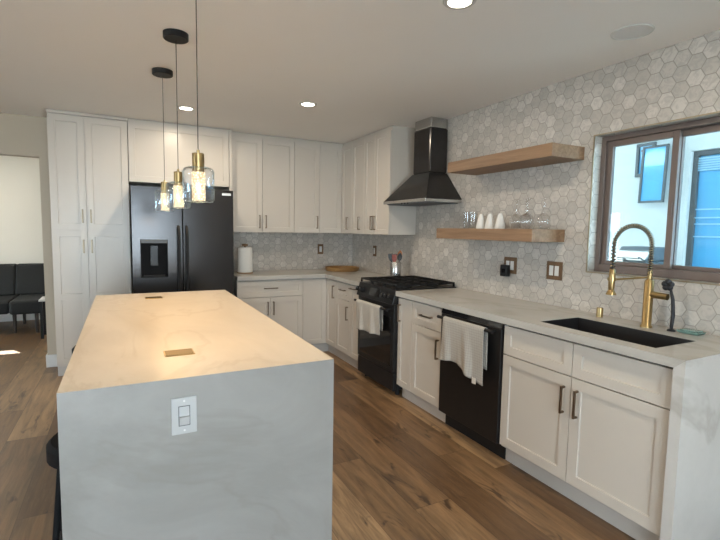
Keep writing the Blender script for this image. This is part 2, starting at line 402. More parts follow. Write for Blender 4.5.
# kitchen window: fixed frame, two sashes, gold edge strip
wn = bpy.data.objects.new('window_1', None); C.objects.link(wn); wn.location = (.09, (WY0+WY1)/2, WZ0); wn['org'] = tuple(wn.location)
struct(wn, 'brown framed sliding window above the sink', 'window')
def ring(b, x0, x1, y0, y1, z0, z1, t, tb=None):
    tb = tb or t
    b.box(x0, x1, y0, y0+t, z0, z1); b.box(x0, x1, y1-t, y1, z0, z1)
    b.box(x0, x1, y0+t, y1-t, z0, z0+tb); b.box(x0, x1, y0+t, y1-t, z1-t, z1); return b
ring(MB(), .065, .15, WY0+.001, WY1-.001, WZ0+.001, WZ1-.001, .03, .048).build('window_frame', M['bframe'], wn, bevel=.002)
sy = .495
s1 = ring(MB(), .082, .108, sy-.005, WY1-.032, WZ0+.05, WZ1-.032, .036, .022).build('sash', M['bframe'], wn, bevel=.002)
MB().box(.092, .098, sy+.031, WY1-.068, WZ0+.072, WZ1-.068).build('pane', M['kpane'], s1)
s2 = ring(MB(), .116, .142, WY0+.032, sy+.028, WZ0+.05, WZ1-.032, .034, .022).build('sash', M['bframe'], wn, bevel=.002)
MB().box(.126, .132, WY0+.066, sy-.006, WZ0+.072, WZ1-.066).build('pane', M['kpane'], s2)
MB().box(.074, .082, sy+.005, sy+.022, 1.52, 1.60).build('latch', M['bframe'], wn)
struct(ring(MB(), -.006, -.0005, WY0-.007, WY1+.007, WZ0-.007, WZ1+.007, .007).build('trim_1', M['goldtrim']), 'thin gold edge strip around the kitchen window', 'trim')

# ------------------------------------------------------------------ outside the window
struct(MB().box(.185, 8, -8, 9, -.12, -.02).build('ground', M['patio']), 'pale concrete patio outside the window', 'ground')
b = MB(); b.box(-14, XL-.155, -12, 11, -.12, -.02); b.box(XL-.154, .184, -12, YR-.155, -.12, -.02)
struct(b.build('ground_terrace', M['terrace']), 'unseen terrace outside the glass door, made pale to bounce daylight', 'ground')
b = MB(); PX = 2.2
b.box(PX, PX+.18, 1.53, 5.5, -.02, 3.2); b.box(PX, PX+.18, -1.0, 1.53, 2.22, 3.2); b.box(PX, PX+.18, -1.0, 1.53, -.02, .35); b.box(PX, PX+.18, -1.3, -1.0, -.02, 3.2)
struct(b.build('wall_patio', M['stucco']), 'bright white stucco wall across the patio', 'wall')
struct(MB().box(.1605, PX-.001, -2.2, 6, 2.75, 2.9).build('roof', M['stucco']), 'unseen white roof added to shade the patio wall', 'roof')  # out of view, added to shade the patio wall and block the sun
t = thing('patio_window', 'large bluish window with horizontal blinds in the white patio wall', 'window', (PX+.09, .26, .35)); t['kind'] = 'structure'
ring(MB(), PX+.04, PX+.12, -.999, 1.529, .351, 2.219, .045).build('window_frame', M['greyframe'], t)
MB().box(PX+.075, PX+.085, -.954, 1.484, .396, 2.174).build('pane', M['bluepane'], t)
b = MB()
for k in range(6): b.box(PX+.045, PX+.062, -.954, 1.484, 2.03+k*.022, 2.044+k*.022)
for k, z in enumerate((1.40, 1.52, 1.58, 1.66)): b.box(PX+.055, PX+.064, -.954, 1.484, z, z+.012)
b.build('blind', M['blind'], t)
t = thing('awning_window', 'small grey framed window swung open from the white patio wall', 'window', (PX, 1.86, 1.72)); t['kind'] = 'structure'
ring(MB(), PX-.03, PX-.001, 1.86, 2.05, 2.02, 2.36, .03).build('window_frame', M['greyframe'], t)
MB().box(PX-.014, PX-.008, 1.89, 2.02, 2.05, 2.33).build('pane', M['bluepane'], t)
def slant(b, y0, y1, z0, z1, xo, th):
    b.hexa([(PX-xo[0], y0, z0), (PX-xo[0]-th, y0, z0), (PX-xo[0]-th, y1, z0), (PX-xo[0], y1, z0)],
           [(PX-xo[1], y0, z1), (PX-xo[1]-th, y0, z1), (PX-xo[1]-th, y1, z1), (PX-xo[1], y1, z1)])
def xo(z): return .06 + (2.31-z)*.04
b = MB()
for (y0, y1, z0, z1) in ((1.70,1.72,1.74,2.31),(1.93,1.95,1.74,2.31),(1.72,1.93,1.74,1.76),(1.72,1.93,2.29,2.31)):
    slant(b, y0, y1, z0, z1, (xo(z0), xo(z1)), .025)
fr = b.build('sash', M['greyframe'], t)
b = MB(); slant(b, 1.72, 1.93, 1.76, 2.29, (xo(1.76)+.008, xo(2.29)+.008), .006); b.build('pane', M['bluepane'], fr)
b = MB(); b.box(PX-.07, PX, 1.86, 1.875, 2.27, 2.285); b.box(PX-.07, PX, 1.96, 1.975, 2.27, 2.285); b.build('hinge', M['greyframe'], t)
# patio grill
t = thing('patio_grill', 'grey lidded grill standing against the white patio wall', 'grill', (1.8, 1.68, -.02))
b = MB(); b.box(1.62, 2.0, 1.56, 1.84, .12, 1.09); b.build('cart', M['grillm'], t, bevel=.01)
b = MB()
for k in range(8): b.box(1.612, 1.62, 1.58, 1.82, .42+k*.08, .45+k*.08)
b.build('vent_slats', M['greyframe'], t)
MB().box(1.60, 2.02, 1.53, 1.87, 1.091, 1.17).build('firebox', M['greyframe'], t, bevel=.01)
b = MB(); b.hexa([(1.61,1.545,1.171),(2.01,1.545,1.171),(2.01,1.855,1.171),(1.61,1.855,1.171)], [(1.68,1.50,1.30),(1.98,1.50,1.30),(1.98,1.83,1.30),(1.68,1.83,1.30)]); b.build('lid', M['grillm'], t, bevel=.015)
b = MB(); b.tube([(1.57,1.58,1.20),(1.57,1.80,1.20)], .011); b.tube([(1.57,1.60,1.20),(1.63,1.60,1.20)], .007); b.tube([(1.57,1.78,1.20),(1.63,1.78,1.20)], .007); b.build('lid_handle', M['greyframe'], t, smooth=40)
for (x, y) in ((1.65,1.59),(1.97,1.59),(1.65,1.81),(1.97,1.81)): MB().box(x-.02, x+.02, y-.02, y+.02, -.02, .12).build('leg', M['greyframe'], t)

# ------------------------------------------------------------------ cabinet helpers
class Face:
    def __init__(s, kind, pos): s.k = kind; s.p = pos
    def __call__(s, a, z, d):           # a along the run, z up, d out of the front
        return (s.p-d, a, z) if s.k == 'R' else (a, s.p-d, z)
    def box(s, b, a0, a1, z0, z1, d0, d1):
        p, q = s(a0, z0, d0), s(a1, z1, d1); b.box(p[0], q[0], p[1], q[1], p[2], q[2]); return b
def shaker(F, a0, a1, z0, z1, name, parent, rail=.056, th=.02, splits=(), material=None):
    """frame with sunk panel(s); splits = heights of mid rails"""
    b = MB(); rec = .009; sl = .0015
    zs = [z0] + [s for s in splits] + [z1]
    def ringq(A, B):
        n = len(b.v); b.v += A+B
        for i in range(4): j = (i+1) % 4; b.f.append((n+i, n+j, n+4+j, n+4+i))
    for k in range(len(zs)-1):
        lo, hi = zs[k], zs[k+1]
        rl = rail if k == 0 else rail/2; rh = rail if k == len(zs)-2 else rail/2
        O = [F(a0, lo, th), F(a1, lo, th), F(a1, hi, th), F(a0, hi, th)]
        q = (a0+rail, a1-rail, lo+rl, hi-rh)
        I = [F(q[0], q[2], th), F(q[1], q[2], th), F(q[1], q[3], th), F(q[0], q[3], th)]
        J = [F(q[0]+sl, q[2]+sl, th-rec), F(q[1]-sl, q[2]+sl, th-rec), F(q[1]-sl, q[3]-sl, th-rec), F(q[0]+sl, q[3]-sl, th-rec)]
        ringq(O, I); ringq(I, J); b.add(J, [(0,1,2,3)])
    K = [F(a0, z0, th), F(a1, z0, th), F(a1, z1, th), F(a0, z1, th)]; L = [F(a0, z0, 0), F(a1, z0, 0), F(a1, z1, 0), F(a0, z1, 0)]
    ringq(K, L); b.add(L, [(0,1,2,3)])
    me_o = b.build(name, material or M['cab'], parent)
    bm = bmesh.new(); bm.from_mesh(me_o.data); bmesh.ops.remove_doubles(bm, verts=bm.verts, dist=1e-5)
    bmesh.ops.recalc_face_normals(bm, faces=bm.faces); bm.to_mesh(me_o.data); bm.free()
    return me_o
def pull(F, parent, a, z, length, vertical=True, d=.02, m_=None, name='handle'):
    b = MB(); w_ = .0055; h = length/2; so = .030
    if vertical:
        F.box(b, a-w_, a+w_, z-h, z+h, d+so-.010, d+so)
        for s in (-1, 1): F.box(b, a-w_, a+w_, z+s*(h-w_)-w_, z+s*(h-w_)+w_, d+.0005, d+so-.010)
    else:
        F.box(b, a-h, a+h, z-w_, z+w_, d+so-.010, d+so)
        for s in (-1, 1): F.box(b, a+s*(h-w_)-w_, a+s*(h-w_)+w_, z-w_, z+w_, d+.0005, d+so-.010)
    o = b.build(name, m_ or M['bronze'], parent, bevel=.0012)
    o['label'] = 'slim bronze bar pull' if m_ is None else 'champagne bar pull'
    return o
R = Face('R', -.605)      # base cabinets on the right wall (door faces at x=-.625)
B = Face('B', 3.7835)     # base cabinets on the back wall
RU = Face('R', -.302); BU = Face('B', 4.063)
ZB, ZT, ZS = .118, .857, .682     # door bottom, drawer top, drawer/door split
BG = 'white shaker base cabinets'

# ------------------------------------------------------------------ sink base (hollow) and sink
t = thing('base_cabinet', 'wide two-door white sink cabinet beside the stone end panel', 'cabinet', (-.3, .54, 0), BG)
b = MB(); b.box(-.604, -.004, .048, .066, .1, .872); b.box(-.604, -.004, 1.0, 1.018, .1, .872); b.box(-.604, -.004, .066, 1.0, .1, .118); b.box(-.02, -.004, .066, 1.0, .118, .872)
b.box(-.604, -.585, .066, 1.0, .859, .872)
b.build('body', M['cabin'], t)
MB().box(-.565, -.545, .048, 1.018, 0, .099).build('toe_kick', M['kick'], t)
for (a0, a1, hy) in ((.054, .5365, .497), (.5405, 1.0155, .577)):
    shaker(R, a0, a1, ZS+.003, ZT, 'drawer_front', t, .05)
    dr = shaker(R, a0, a1, ZB, ZS-.003, 'door', t)
    pull(R, dr, hy, .552, .145)
# ------------------------------------------------------------------ dishwasher
t = thing('dishwasher', 'black dishwasher with a towel over its bar, beside the sink cabinet', 'dishwasher', (-.3, 1.32, 0))
MB().box(-.60, -.03, 1.024, 1.618, .10, .868).build('body', M['blackm'], t)
MB().box(-.640, -.6005, 1.026, 1.616, .112, .832).build('door', M['blackdw'], t, bevel=.004)
b = MB(); b.hexa([(-.640,1.026,.835),(-.6005,1.026,.835),(-.6005,1.616,.835),(-.640,1.616,.835)], [(-.630,1.026,.868),(-.6005,1.026,.868),(-.6005,1.616,.868),(-.630,1.616,.868)]); b.build('control_strip', M['bglass'], t)
b = MB(); b.tube([(-.688,1.05,.815),(-.688,1.592,.815)], .011)
for y in (1.075, 1.567): b.tube([(-.688,y,.815),(-.641,y,.815)], .008)
b.build('handle', M['blackm'], t, smooth=40)
MB().box(-.57, -.55, 1.024, 1.618, .0, .099).build('kick_plate', M['blackm'], t)
# ------------------------------------------------------------------ drawer base and pull-outs right of the range
t = thing('base_cabinet', 'narrow white cabinet with one drawer and one door, left of the dishwasher', 'cabinet', (-.3, 1.82, 0), BG)
MB().box(-.604, -.004, 1.628, 2.014, .1, .872).build('body', M['cabin'], t)
MB().box(-.565, -.545, 1.62, 2.014, 0, .099).build('toe_kick', M['kick'], t)
dr = shaker(R, 1.629, 2.011, ZS+.003, ZT, 'drawer', t, .05); pull(R, dr, 1.81, .772, .145, False)
dr = shaker(R, 1.629, 2.011, ZB, ZS-.003, 'door', t); pull(R, dr, 1.66, .552, .145)
t = thing('pull_out_cabinet', 'slim full-height white pull-out between the range and the drawer cabinet', 'cabinet', (-.3, 2.115, 0), BG)
MB().box(-.604, -.004, 2.016, 2.222, .1, .872).build('body', M['cabin'], t)
MB().box(-.565, -.545, 2.015, 2.22, 0, .099).build('toe_kick', M['kick'], t)
dr = shaker(R, 2.0165, 2.2205, ZB, ZT, 'door', t, .045); pull(R, dr, 2.186, .735, .145)
# ------------------------------------------------------------------ beyond the range
t = thing('pull_out_cabinet', 'slim white pull-out on the far side of the range', 'cabinet', (-.3, 3.02, 0), BG)
MB().box(-.604, -.004, 2.898, 3.146, .1, .872).build('body', M['cabin'], t)
MB().box(-.565, -.545, 2.895, 3.147, 0, .099).build('toe_kick', M['kick'], t)
dr = shaker(R, 2.8995, 3.1455, ZB, ZT, 'door', t, .05); pull(R, dr, 3.07, .826, .11, False)
t = thing('base_cabinet', 'white cabinet with small drawer and door next to the corner', 'cabinet', (-.3, 3.32, 0), BG)
MB().box(-.604, -.004, 3.149, 3.494, .1, .872).build('body', M['cabin'], t)
MB().box(-.565, -.545, 3.148, 3.494, 0, .099).build('toe_kick', M['kick'], t)
dr = shaker(R, 3.1505, 3.4925, ZS+.003, ZT, 'drawer', t, .05); pull(R, dr, 3.31, .785, .12, False)
dr = shaker(R, 3.1505, 3.4925, ZB, ZS-.003, 'door', t); pull(R, dr, 3.19, .555, .14)
t = thing('corner_cabinet', 'white corner base cabinet with two doors meeting at a right angle', 'cabinet', (-.4, 4.0, 0), BG)
b = MB(); b.box(-.604, -.004, 3.4965, 3.783, .1, .872); b.box(-.903, -.004, 3.7845, 4.370, .1, .872); b.build('body', M['cabin'], t)
b = MB(); b.box(-.565, -.545, 3.496, 3.843, 0, .099); b.box(-.903, -.565, 3.823, 3.843, 0, .099); b.build('toe_kick', M['kick'], t)
dr = shaker(R, 3.4985, 3.7615, ZB, ZT, 'door', t, .05); pull(R, dr, 3.54, .735, .14)
shaker(B, -.902, -.6265, ZB, ZT, 'door', t, .05)
t = thing('base_cabinet', 'white cabinet with a wide drawer over two doors beside the refrigerator', 'cabinet', (-1.27, 4.07, 0), BG)
MB().box(-1.627, -.9055, 3.7845, 4.370, .1, .872).build('body', M['cabin'], t)
MB().box(-1.627, -.9055, 3.823, 3.843, 0, .099).build('toe_kick', M['kick'], t)
dr = shaker(B, -1.626, -.907, ZS+.003, ZT, 'drawer', t, .05); pull(B, dr, -1.27, .778, .15, False)
dr = shaker(B, -1.626, -1.274, ZB, ZS-.003, 'door', t); pull(B, dr, -1.304, .56, .145)
dr = shaker(B, -1.270, -.907, ZB, ZS-.003, 'door', t); pull(B, dr, -1.240, .56, .145)

# ------------------------------------------------------------------ worktops
CX0 = -.654
SX0, SX1, SY0, SY1 = -.557, -.225, .172, .822
t = thing('worktop', 'grey stone worktop around the sink, folding down to the floor at its end', 'worktop', (-.33, 0, .874))
b = MB(); z0, z1 = .8735, .914
b.box(CX0, SX0, .0445, 2.222, z0, z1); b.box(SX1, -.0015, .0445, 2.222, z0, z1); b.box(SX0, SX1, .0445, SY0, z0, z1); b.box(SX0, SX1, SY1, 2.222, z0, z1)
b.hexa([(CX0,.0444,z0),(-.0015,.0444,z0),(-.0015,.0446,z0),(CX0,.0446,z0)], [(CX0,.0004,z1),(-.0015,.0004,z1),(-.0015,.0446,z1),(CX0,.0446,z1)])
b.build('countertop', M['quartz'], t)
b = MB(); b.hexa([(CX0,0,0),(-.0015,0,0),(-.0015,.0443,0),(CX0,.0443,0)], [(CX0,0,.9136),(-.0015,0,.9136),(-.0015,.0443,.8732),(CX0,.0443,.8732)])
o = b.build('waterfall_panel', M['waterq'], t); o['label'] = 'veined stone end panel, painted lighter for daylight'
t = thing('worktop', 'L-shaped grey stone worktop in the corner beyond the range', 'worktop', (-.33, 3.9, .874))
b = MB(); b.box(CX0, -.0015, 2.895, 3.735, z0, z1); b.box(-1.628, -.0015, 3.735, YB-.0015, z0, z1); b.build('countertop', M['quartz'], t)
# sink
t = thing('kitchen_sink', 'black rectangular sink sunk into the grey worktop', 'sink', (-.39, .5, .67))
b = MB(); k = .008; zb = .66; zr = .9125; e = .0006
b.box(SX0+e, SX0+k, SY0+e, SY1-e, zb, zr); b.box(SX1-k, SX1-e, SY0+e, SY1-e, zb, zr)
b.box(SX0+k, SX1-k, SY0+e, SY0+k, zb, zr); b.box(SX0+k, SX1-k, SY1-k, SY1-e, zb, zr); b.box(SX0+k, SX1-k, SY0+k, SY1-k, zb, zb+k)
b.build('basin', M['granite'], t)
MB().lathe([(.045, zb+k+.0005), (.045, zb+k+.004), (.02, zb+k+.003)], (-.33, .5, 0)).build('drain', M['blackm'], t, smooth=30)

# ------------------------------------------------------------------ faucet
fx, fy = -.126, .475
t = thing('kitchen_faucet', 'tall gold spring-neck faucet behind the black sink', 'faucet', (fx, fy, .9145))
b = MB(); b.lathe([(.030, .9145), (.030, .922), (.0235, .930), (.0235, 1.165), (.019, 1.172), (.012, 1.178), (.012, 1.22)], (fx, fy, 0)); b.build('body', M['gold'], t, smooth=40)
b = MB(); b.tube([(fx, fy-.018, 1.096), (fx, fy-.10, 1.093)], [.0185, .0175], 20); b.build('lever', M['gold'], t, smooth=40)
dx, dy = -.174/.2, .098/.2; reach = .2
def path(s):        # arch from the body up, over and down to the spray head
    hi = 1.362; rr = reach/2
    if s < .28: return (fx, fy, 1.20+(hi-1.20)*s/.28)
    if s < .84:
        a = PI*(s-.28)/.56; q = rr-rr*math.cos(a); return (fx+dx*q, fy+dy*q, hi+rr*1.02*math.sin(a))
    q = reach; return (fx+dx*q, fy+dy*q, hi-(hi-1.225)*(s-.84)/.16)
pp = [Vector(path(i/100)) for i in range(101)]
MB().tube(pp, .0065, 10).build('hose', M['hose'], t, smooth=40)
turns, per = 44, 10; hp = []; N = turns*per; side = Vector((-dy, dx, 0))
for i in range(N+1):
    s_ = i/N; p = Vector(path(s_)); q = Vector(path(min(1, s_+.004)))-Vector(path(max(0, s_-.004))); q.normalize()
    n2 = side.cross(q); a = 2*PI*i/per
    hp.append(p + .0115*(math.cos(a)*side + math.sin(a)*n2))
MB().tube(hp, .0031, 6).build('spring', M['springgold'], t, smooth=60)
ex, ey = fx+dx*reach, fy+dy*reach
b = MB(); b.lathe([(.010, 1.23), (.014, 1.225), (.017, 1.19), (.016, 1.125), (.014, 1.115), (.026, 1.094), (.026, 1.088), (.0, 1.088)], (ex, ey, 0)); b.build('spray_head', M['gold'], t, smooth=40)
b = MB(); b.tube([(fx, fy, 1.188), (ex-dx*.022, ey-dy*.022, 1.172)], .0055, 10)
b.lathe([(.019, 1.165), (.022, 1.165), (.022, 1.182), (.019, 1.182)], (ex, ey, 0), closed=True); b.build('support_arm', M['gold'], t, smooth=40)
t = MB().lathe([(.019, .9145), (.019, .965), (.017, .972), (.0, .972)], (-.094, .775, 0)).build('air_gap_cap', M['gold'], smooth=40)
tag(t, 'short gold air gap cap on the worktop behind the sink', 'cap')
# dish brush
t = thing('dish_brush', 'black dish brush with a flower-shaped head standing behind the sink', 'brush', (-.104, .358, .9145))
MB().lathe([(.020, .9145), (.020, .920), (.010, .926), (.0, .926)], (-.104, .358, 0), 20).build('base', M['navy'], t, smooth=40)
MB().tube([(-.104,.358,.925),(-.104,.354,1.0),(-.106,.360,1.08),(-.110,.374,1.142)], [.008,.0095,.0085,.006], 12).build('stick', M['navy'], t, smooth=60)
b = MB(); hc = Vector((-.114,.383,1.155))
b.lathe([(0,-.018),(.014,-.012),(.017,0),(.012,.012),(0,.016)], hc, 16)
for k in range(5):
    a = 2*PI*k/5+.3; c = hc+Vector((-.004, .017*math.cos(a), .017*math.sin(a)))
    b.lathe([(0,-.017),(.012,-.011),(.016,0),(.012,.011),(0,.017)], c, 12, axis='x')
b.build('head', M['navy'], t, smooth=60)
t = thing('soap_dish', 'low sea-green glass dish on the worktop beside the black brush', 'dish', (-.075, .275, .9145))
b = MB(); x0, x1, y0, y1 = -.115, -.03, .225, .33
b.hexa([(x0+.008,y0+.008,.9145),(x1-.008,y0+.008,.9145),(x1-.008,y1-.008,.9145),(x0+.008,y1-.008,.9145)], [(x0,y0,.929),(x1,y0,.929),(x1,y1,.929),(x0,y1,.929)]); b.build('dish', M['teal'], t, bevel=.004)
MB().box(x0+.012, x1-.012, y0+.012, y1-.012, .9293, .934).build('rib_insert', M['teal'], t, bevel=.002)

# ------------------------------------------------------------------ range
t = thing('gas_range', 'black gas range with a towel on its oven door, under the hood', 'range', (-.33, 2.56, 0))
y0, y1 = 2.2275, 2.8925
MB().box(-.62, -.012, y0, y1, .06, .905).build('body', M['blackm'], t)
for (x, y) in ((-.58,y0+.05),(-.58,y1-.05),(-.06,y0+.05),(-.06,y1-.05)): MB().cyl((x, y), .018, 0, .06, 12).build('foot', M['blackm'], t)
MB().box(-.655, -.6205, y0+.002, y1-.002, .05, .205).build('storage_drawer', M['black'], t, bevel=.004)
d = MB().box(-.660, -.6205, y0+.002, y1-.002, .212, .79).build('oven_door', M['black'], t, bevel=.004)
MB().box(-.6615, -.6602, y0+.05, y1-.05, .26, .68).build('oven_window', M['bglass'], d)
b = MB(); b.tube([(-.712,y0+.03,.752),(-.712,y1-.03,.752)], .012)
for y in (y0+.06, y1-.06): b.tube([(-.712,y,.752),(-.661,y,.752)], .009)
b.build('handle', M['blackm'], d, smooth=40)
b = MB(); b.hexa([(-.682,y0+.001,.797),(-.6205,y0+.001,.797),(-.6205,y1-.001,.797),(-.682,y1-.001,.797)], [(-.648,y0+.001,.918),(-.6205,y0+.001,.918),(-.6205,y1-.001,.918),(-.648,y1-.001,.918)])
cp = b.build('control_panel', M['black'], t, bevel=.004)
def on_panel(y, s, d=0):     # point on the sloped panel
    n_ = Vector((-.121, 0, .034)).normalized(); p = Vector((-.682+.034*s, y, .797+.121*s)); return p + n_*d
b = MB(); q = [on_panel(2.47, .22, .0008), on_panel(2.65, .22, .0008), on_panel(2.65, .8, .0008), on_panel(2.47, .8, .0008)]
q2 = [p+Vector((-.002,0,.0006)) for p in q]; b.hexa(q, q2); b.build('display', M['bglass'], cp)
for y in (2.265, 2.325, 2.385, 2.79, 2.85):
    b = MB(); b.tube([on_panel(y, .5, .0005), on_panel(y, .5, .012), on_panel(y, .5, .013), on_panel(y, .5, .036)], [.028, .028, .023, .021], 20)
    kb = b.build('knob', M['blackm'], t, smooth=40)
    b = MB(); p = on_panel(y, .5, .0345); b.box(p.x-.001, p.x+.002, y-.003, y+.003, p.z-.012, p.z+.014); b.build('pointer', M['steel'], kb)
MB().box(-.65, -.012, y0+.0005, y1-.0005, .9055, .922).build('cooktop', M['black'], t, bevel=.003)
for (x, y, rr) in ((-.48,2.36,.05),(-.18,2.36,.04),(-.48,2.76,.045),(-.18,2.76,.035),(-.33,2.56,.045)):
    b = MB(); b.lathe([(rr*1.25,.9222),(rr*1.2,.930),(rr,.931),(rr,.940),(rr*.9,.943),(0,.943)], (x, y, 0), 24)
    b.build('burner', M['iron'], t, smooth=40)
w3 = (y1-y0-.03)/3
for k in range(3):
    a0 = y0+.012+k*(w3+.003); a1 = a0+w3; b = MB(); zt, hb = .962, .014
    for x in (-.635, -.48, -.33, -.18, -.03): b.box(x-.007, x+.007, a0, a1, zt-hb, zt)
    for y in (a0+.007, (a0+a1)/2, a1-.007): b.box(-.635, -.03, y-.007, y+.007, zt-hb, zt)
    for x in (-.635, -.03):
        for y in (a0+.007, a1-.007): b.box(x-.008, x+.008, y-.008, y+.008, .9222, zt-hb)
    b.build('grate', M['iron'], t, bevel=.003)

# ------------------------------------------------------------------ towels
def towel(name, label, mt, xb, zb, y0, y1, r_, front, back, seed, group):
    t = thing(name, label, 'towel', (xb, (y0+y1)/2, zb), group)
    rnd = random.Random(seed); ph = [rnd.uniform(0, 6) for _ in range(4)]
    ny = 44; cols = []
    for j in range(ny+1):
        s = j/ny; y = y0+(y1-y0)*s; L = front(s); Lb = back(s); col = []
        for i in range(11):                           # back flap up
            q = 1-i/10
            col.append((xb+r_+.002+.003*q*math.sin(9*s+ph[0]), y, zb-Lb*q))
        for i in range(1, 8):                         # over the bar
            a = PI*i/8; col.append((xb+r_*math.cos(a), y, zb+r_*math.sin(a)))
        for i in range(0, 25):                        # front flap down
            q = i/24; wv = .016*q*math.sin(12*s+ph[1]) + .008*q*math.sin(27*s+ph[2]+3*q)
            col.append((xb-r_-.002-abs(.004*q)-max(-.008*q, wv), y + .012*q*math.sin(5*s+ph[3]), zb-L*q))
        cols.append(col)
    n = len(cols[0]); b = MB(); b.v = [p for c in cols for p in c]
    for j in range(ny):
        for i in range(n-1): b.f.append((j*n+i, j*n+i+1, (j+1)*n+i+1, (j+1)*n+i))
    b.build('cloth', mt, t, smooth=180, solid=.0022)
    return t
t = towel('dish_towel', 'checked grey towel with a care tag hanging over the dishwasher bar', M['cloth'], -.688, .815, 1.108, 1.512, .0155,
          lambda s: .285 + (.065*max(0, .55-s)/.55 if s < .55 else .0) + .012*math.sin(7*s), lambda s: .255-.03*s, 3, 'dish towels')
MB().box(-.716, -.714, 1.150, 1.185, .462, .50).build('care_tag', M['label'], t)
towel('dish_towel', 'striped grey towel draped over the oven door handle', M['cloth2'], -.712, .752, 2.355, 2.80, .0165,
      lambda s: .235 + .022*s, lambda s: .20, 5, 'dish towels')

# ------------------------------------------------------------------ range hood
t = thing('range_hood', 'black chimney hood on the tiled wall above the gas range', 'hood', (-.002, 2.56, 1.66))
y0, y1, xf = 2.20, 2.915, -.392; c0, c1, cx = 2.435, 2.705, -.195
b = MB(); b.box(xf, -.002, y0+.01, y1, 1.666, 1.695); b.build('rim', M['steel'], t, bevel=.004)
b = MB(); b.hexa([(xf+.004,y0+.004,1.6955),(-.002,y0+.004,1.6955),(-.002,y1-.004,1.6955),(xf+.004,y1-.004,1.6955)], [(cx-.004,c0-.004,1.945),(-.002,c0-.004,1.945),(-.002,c1+.004,1.945),(cx-.004,c1+.004,1.945)])
b.build('canopy', M['blacks'], t, bevel=.003)
MB().box(cx, -.002, c0, c1, 1.9455, 2.345).build('chimney_cover', M['blacks'], t, bevel=.012)
MB().box(cx+.006, -.002, c0+.006, c1-.006, 2.3455, H-.001).build('chimney_top', M['steel'], t, bevel=.006)
MB().box(xf+.03, -.03, y0+.03, y1-.03, 1.660, 1.6658).build('filter', M['grillm'], t)
for k in range(3): MB().cyl((xf+.015, 2.5+k*.05), .006, 1.656, 1.6658, 12).build('button', M['blackm'], t)

# ------------------------------------------------------------------ upper cabinets
UG = 'white shaker wall cabinets'; UZ0, UZ1 = 1.372, 2.392
t = thing('wall_cabinet', 'white two-door wall cabinet next to the refrigerator', 'cabinet', (-1.27, 4.2, UZ0), UG)
MB().box(-1.626, -.915, 4.064, 4.3735, UZ0, H-.002).build('body', M['cab'], t)
dr = shaker(BU, -1.625, -1.285, UZ0, UZ1, 'door', t); pull(BU, dr, -1.316, 1.488, .145)
dr = shaker(BU, -1.281, -.9165, UZ0, UZ1, 'door', t); pull(BU, dr, -1.245, 1.488, .145)
t = thing('wall_cabinet', 'narrow single-door white wall cabinet on the back wall near the corner', 'cabinet', (-.75, 4.2, UZ0), UG)
MB().box(-.9135, -.604, 4.064, 4.3735, UZ0, H-.002).build('body', M['cab'], t)
dr = shaker(BU, -.912, -.6055, UZ0, UZ1, 'door', t); pull(BU, dr, -.635, 1.495, .145)
t = thing('corner_wall_cabinet', 'white corner wall cabinet whose two doors meet at a right angle', 'cabinet', (-.3, 4.2, UZ0), UG)
b = MB(); b.box(-.6025, -.003, 4.064, 4.3735, UZ0, H-.002); b.box(-.301, -.003, 3.762, 4.0635, UZ0, H-.002); b.build('body', M['cab'], t)
shaker(BU, -.601, -.3235, UZ0, UZ1, 'door', t)
dr = shaker(RU, 3.763, 4.0415, UZ0, UZ1, 'door', t); pull(RU, dr, 3.85, 1.49, .145)
t = thing('wall_cabinet', 'narrow single-door white wall cabinet on the tiled wall near the corner', 'cabinet', (-.15, 3.6, UZ0), UG)
MB().box(-.301, -.003, 3.461, 3.7605, UZ0, H-.002).build('body', M['cab'], t)
dr = shaker(RU, 3.4625, 3.7595, UZ0, UZ1, 'door', t); pull(RU, dr, 3.55, 1.49, .145)
t = thing('wall_cabinet', 'two-door white wall cabinet beside the black range hood', 'cabinet', (-.15, 3.2, UZ0), UG)
MB().box(-.301, -.003, 2.918, 3.4595, UZ0, H-.002).build('body', M['cab'], t)
dr = shaker(RU, 3.232, 3.4585, UZ0, UZ1, 'door', t, .05); pull(RU, dr, 3.262, 1.49, .145)
dr = shaker(RU, 2.920, 3.228, UZ0, UZ1, 'door', t, .05); pull(RU, dr, 3.200, 1.49, .145)
# pantry and fridge cabinet
P = Face('B', 3.978)
t = thing('pantry_cabinet', 'tall white four-door pantry left of the refrigerator', 'cabinet', (-2.92, 4.17, 0))
MB().box(-3.237, -2.602, 3.979, 4.3735, .098, H-.003).build('body', M['cab'], t)
MB().box(-3.237, -2.602, 4.01, 4.03, 0, .0975).build('toe_kick', M['kick'], t)
MB().box(-3.241, -2.602, 3.953, 3.9785, 2.405, H-.003).build('crown', M['cab'], t, bevel=.004)
for (a0, a1, h) in ((-3.235, -2.957, -2.988), (-2.953, -2.604, -2.922)):
    dr = shaker(P, a0, a1, 1.372, 2.40, 'door', t); pull(P, dr, h, 1.50, .125, m_=M['nickel'])
    dr = shaker(P, a0, a1, .118, 1.366, 'door', t, splits=(.752,)); pull(P, dr, h, 1.22, .125, m_=M['nickel'])
t = thing('bridge_cabinet', 'wide white cabinet bridging over the black refrigerator', 'cabinet', (-2.13, 4.17, 0), )
MB().box(-2.598, -1.656, 3.979, 4.3735, 1.84, H-.003).build('body', M['cab'], t)
shaker(P, -2.596, -1.662, 1.842, 2.40, 'door', t)
MB().box(-1.655, -1.6295, 3.958, 4.3735, 0, H-.003).build('side_panel', M['cab'], t)

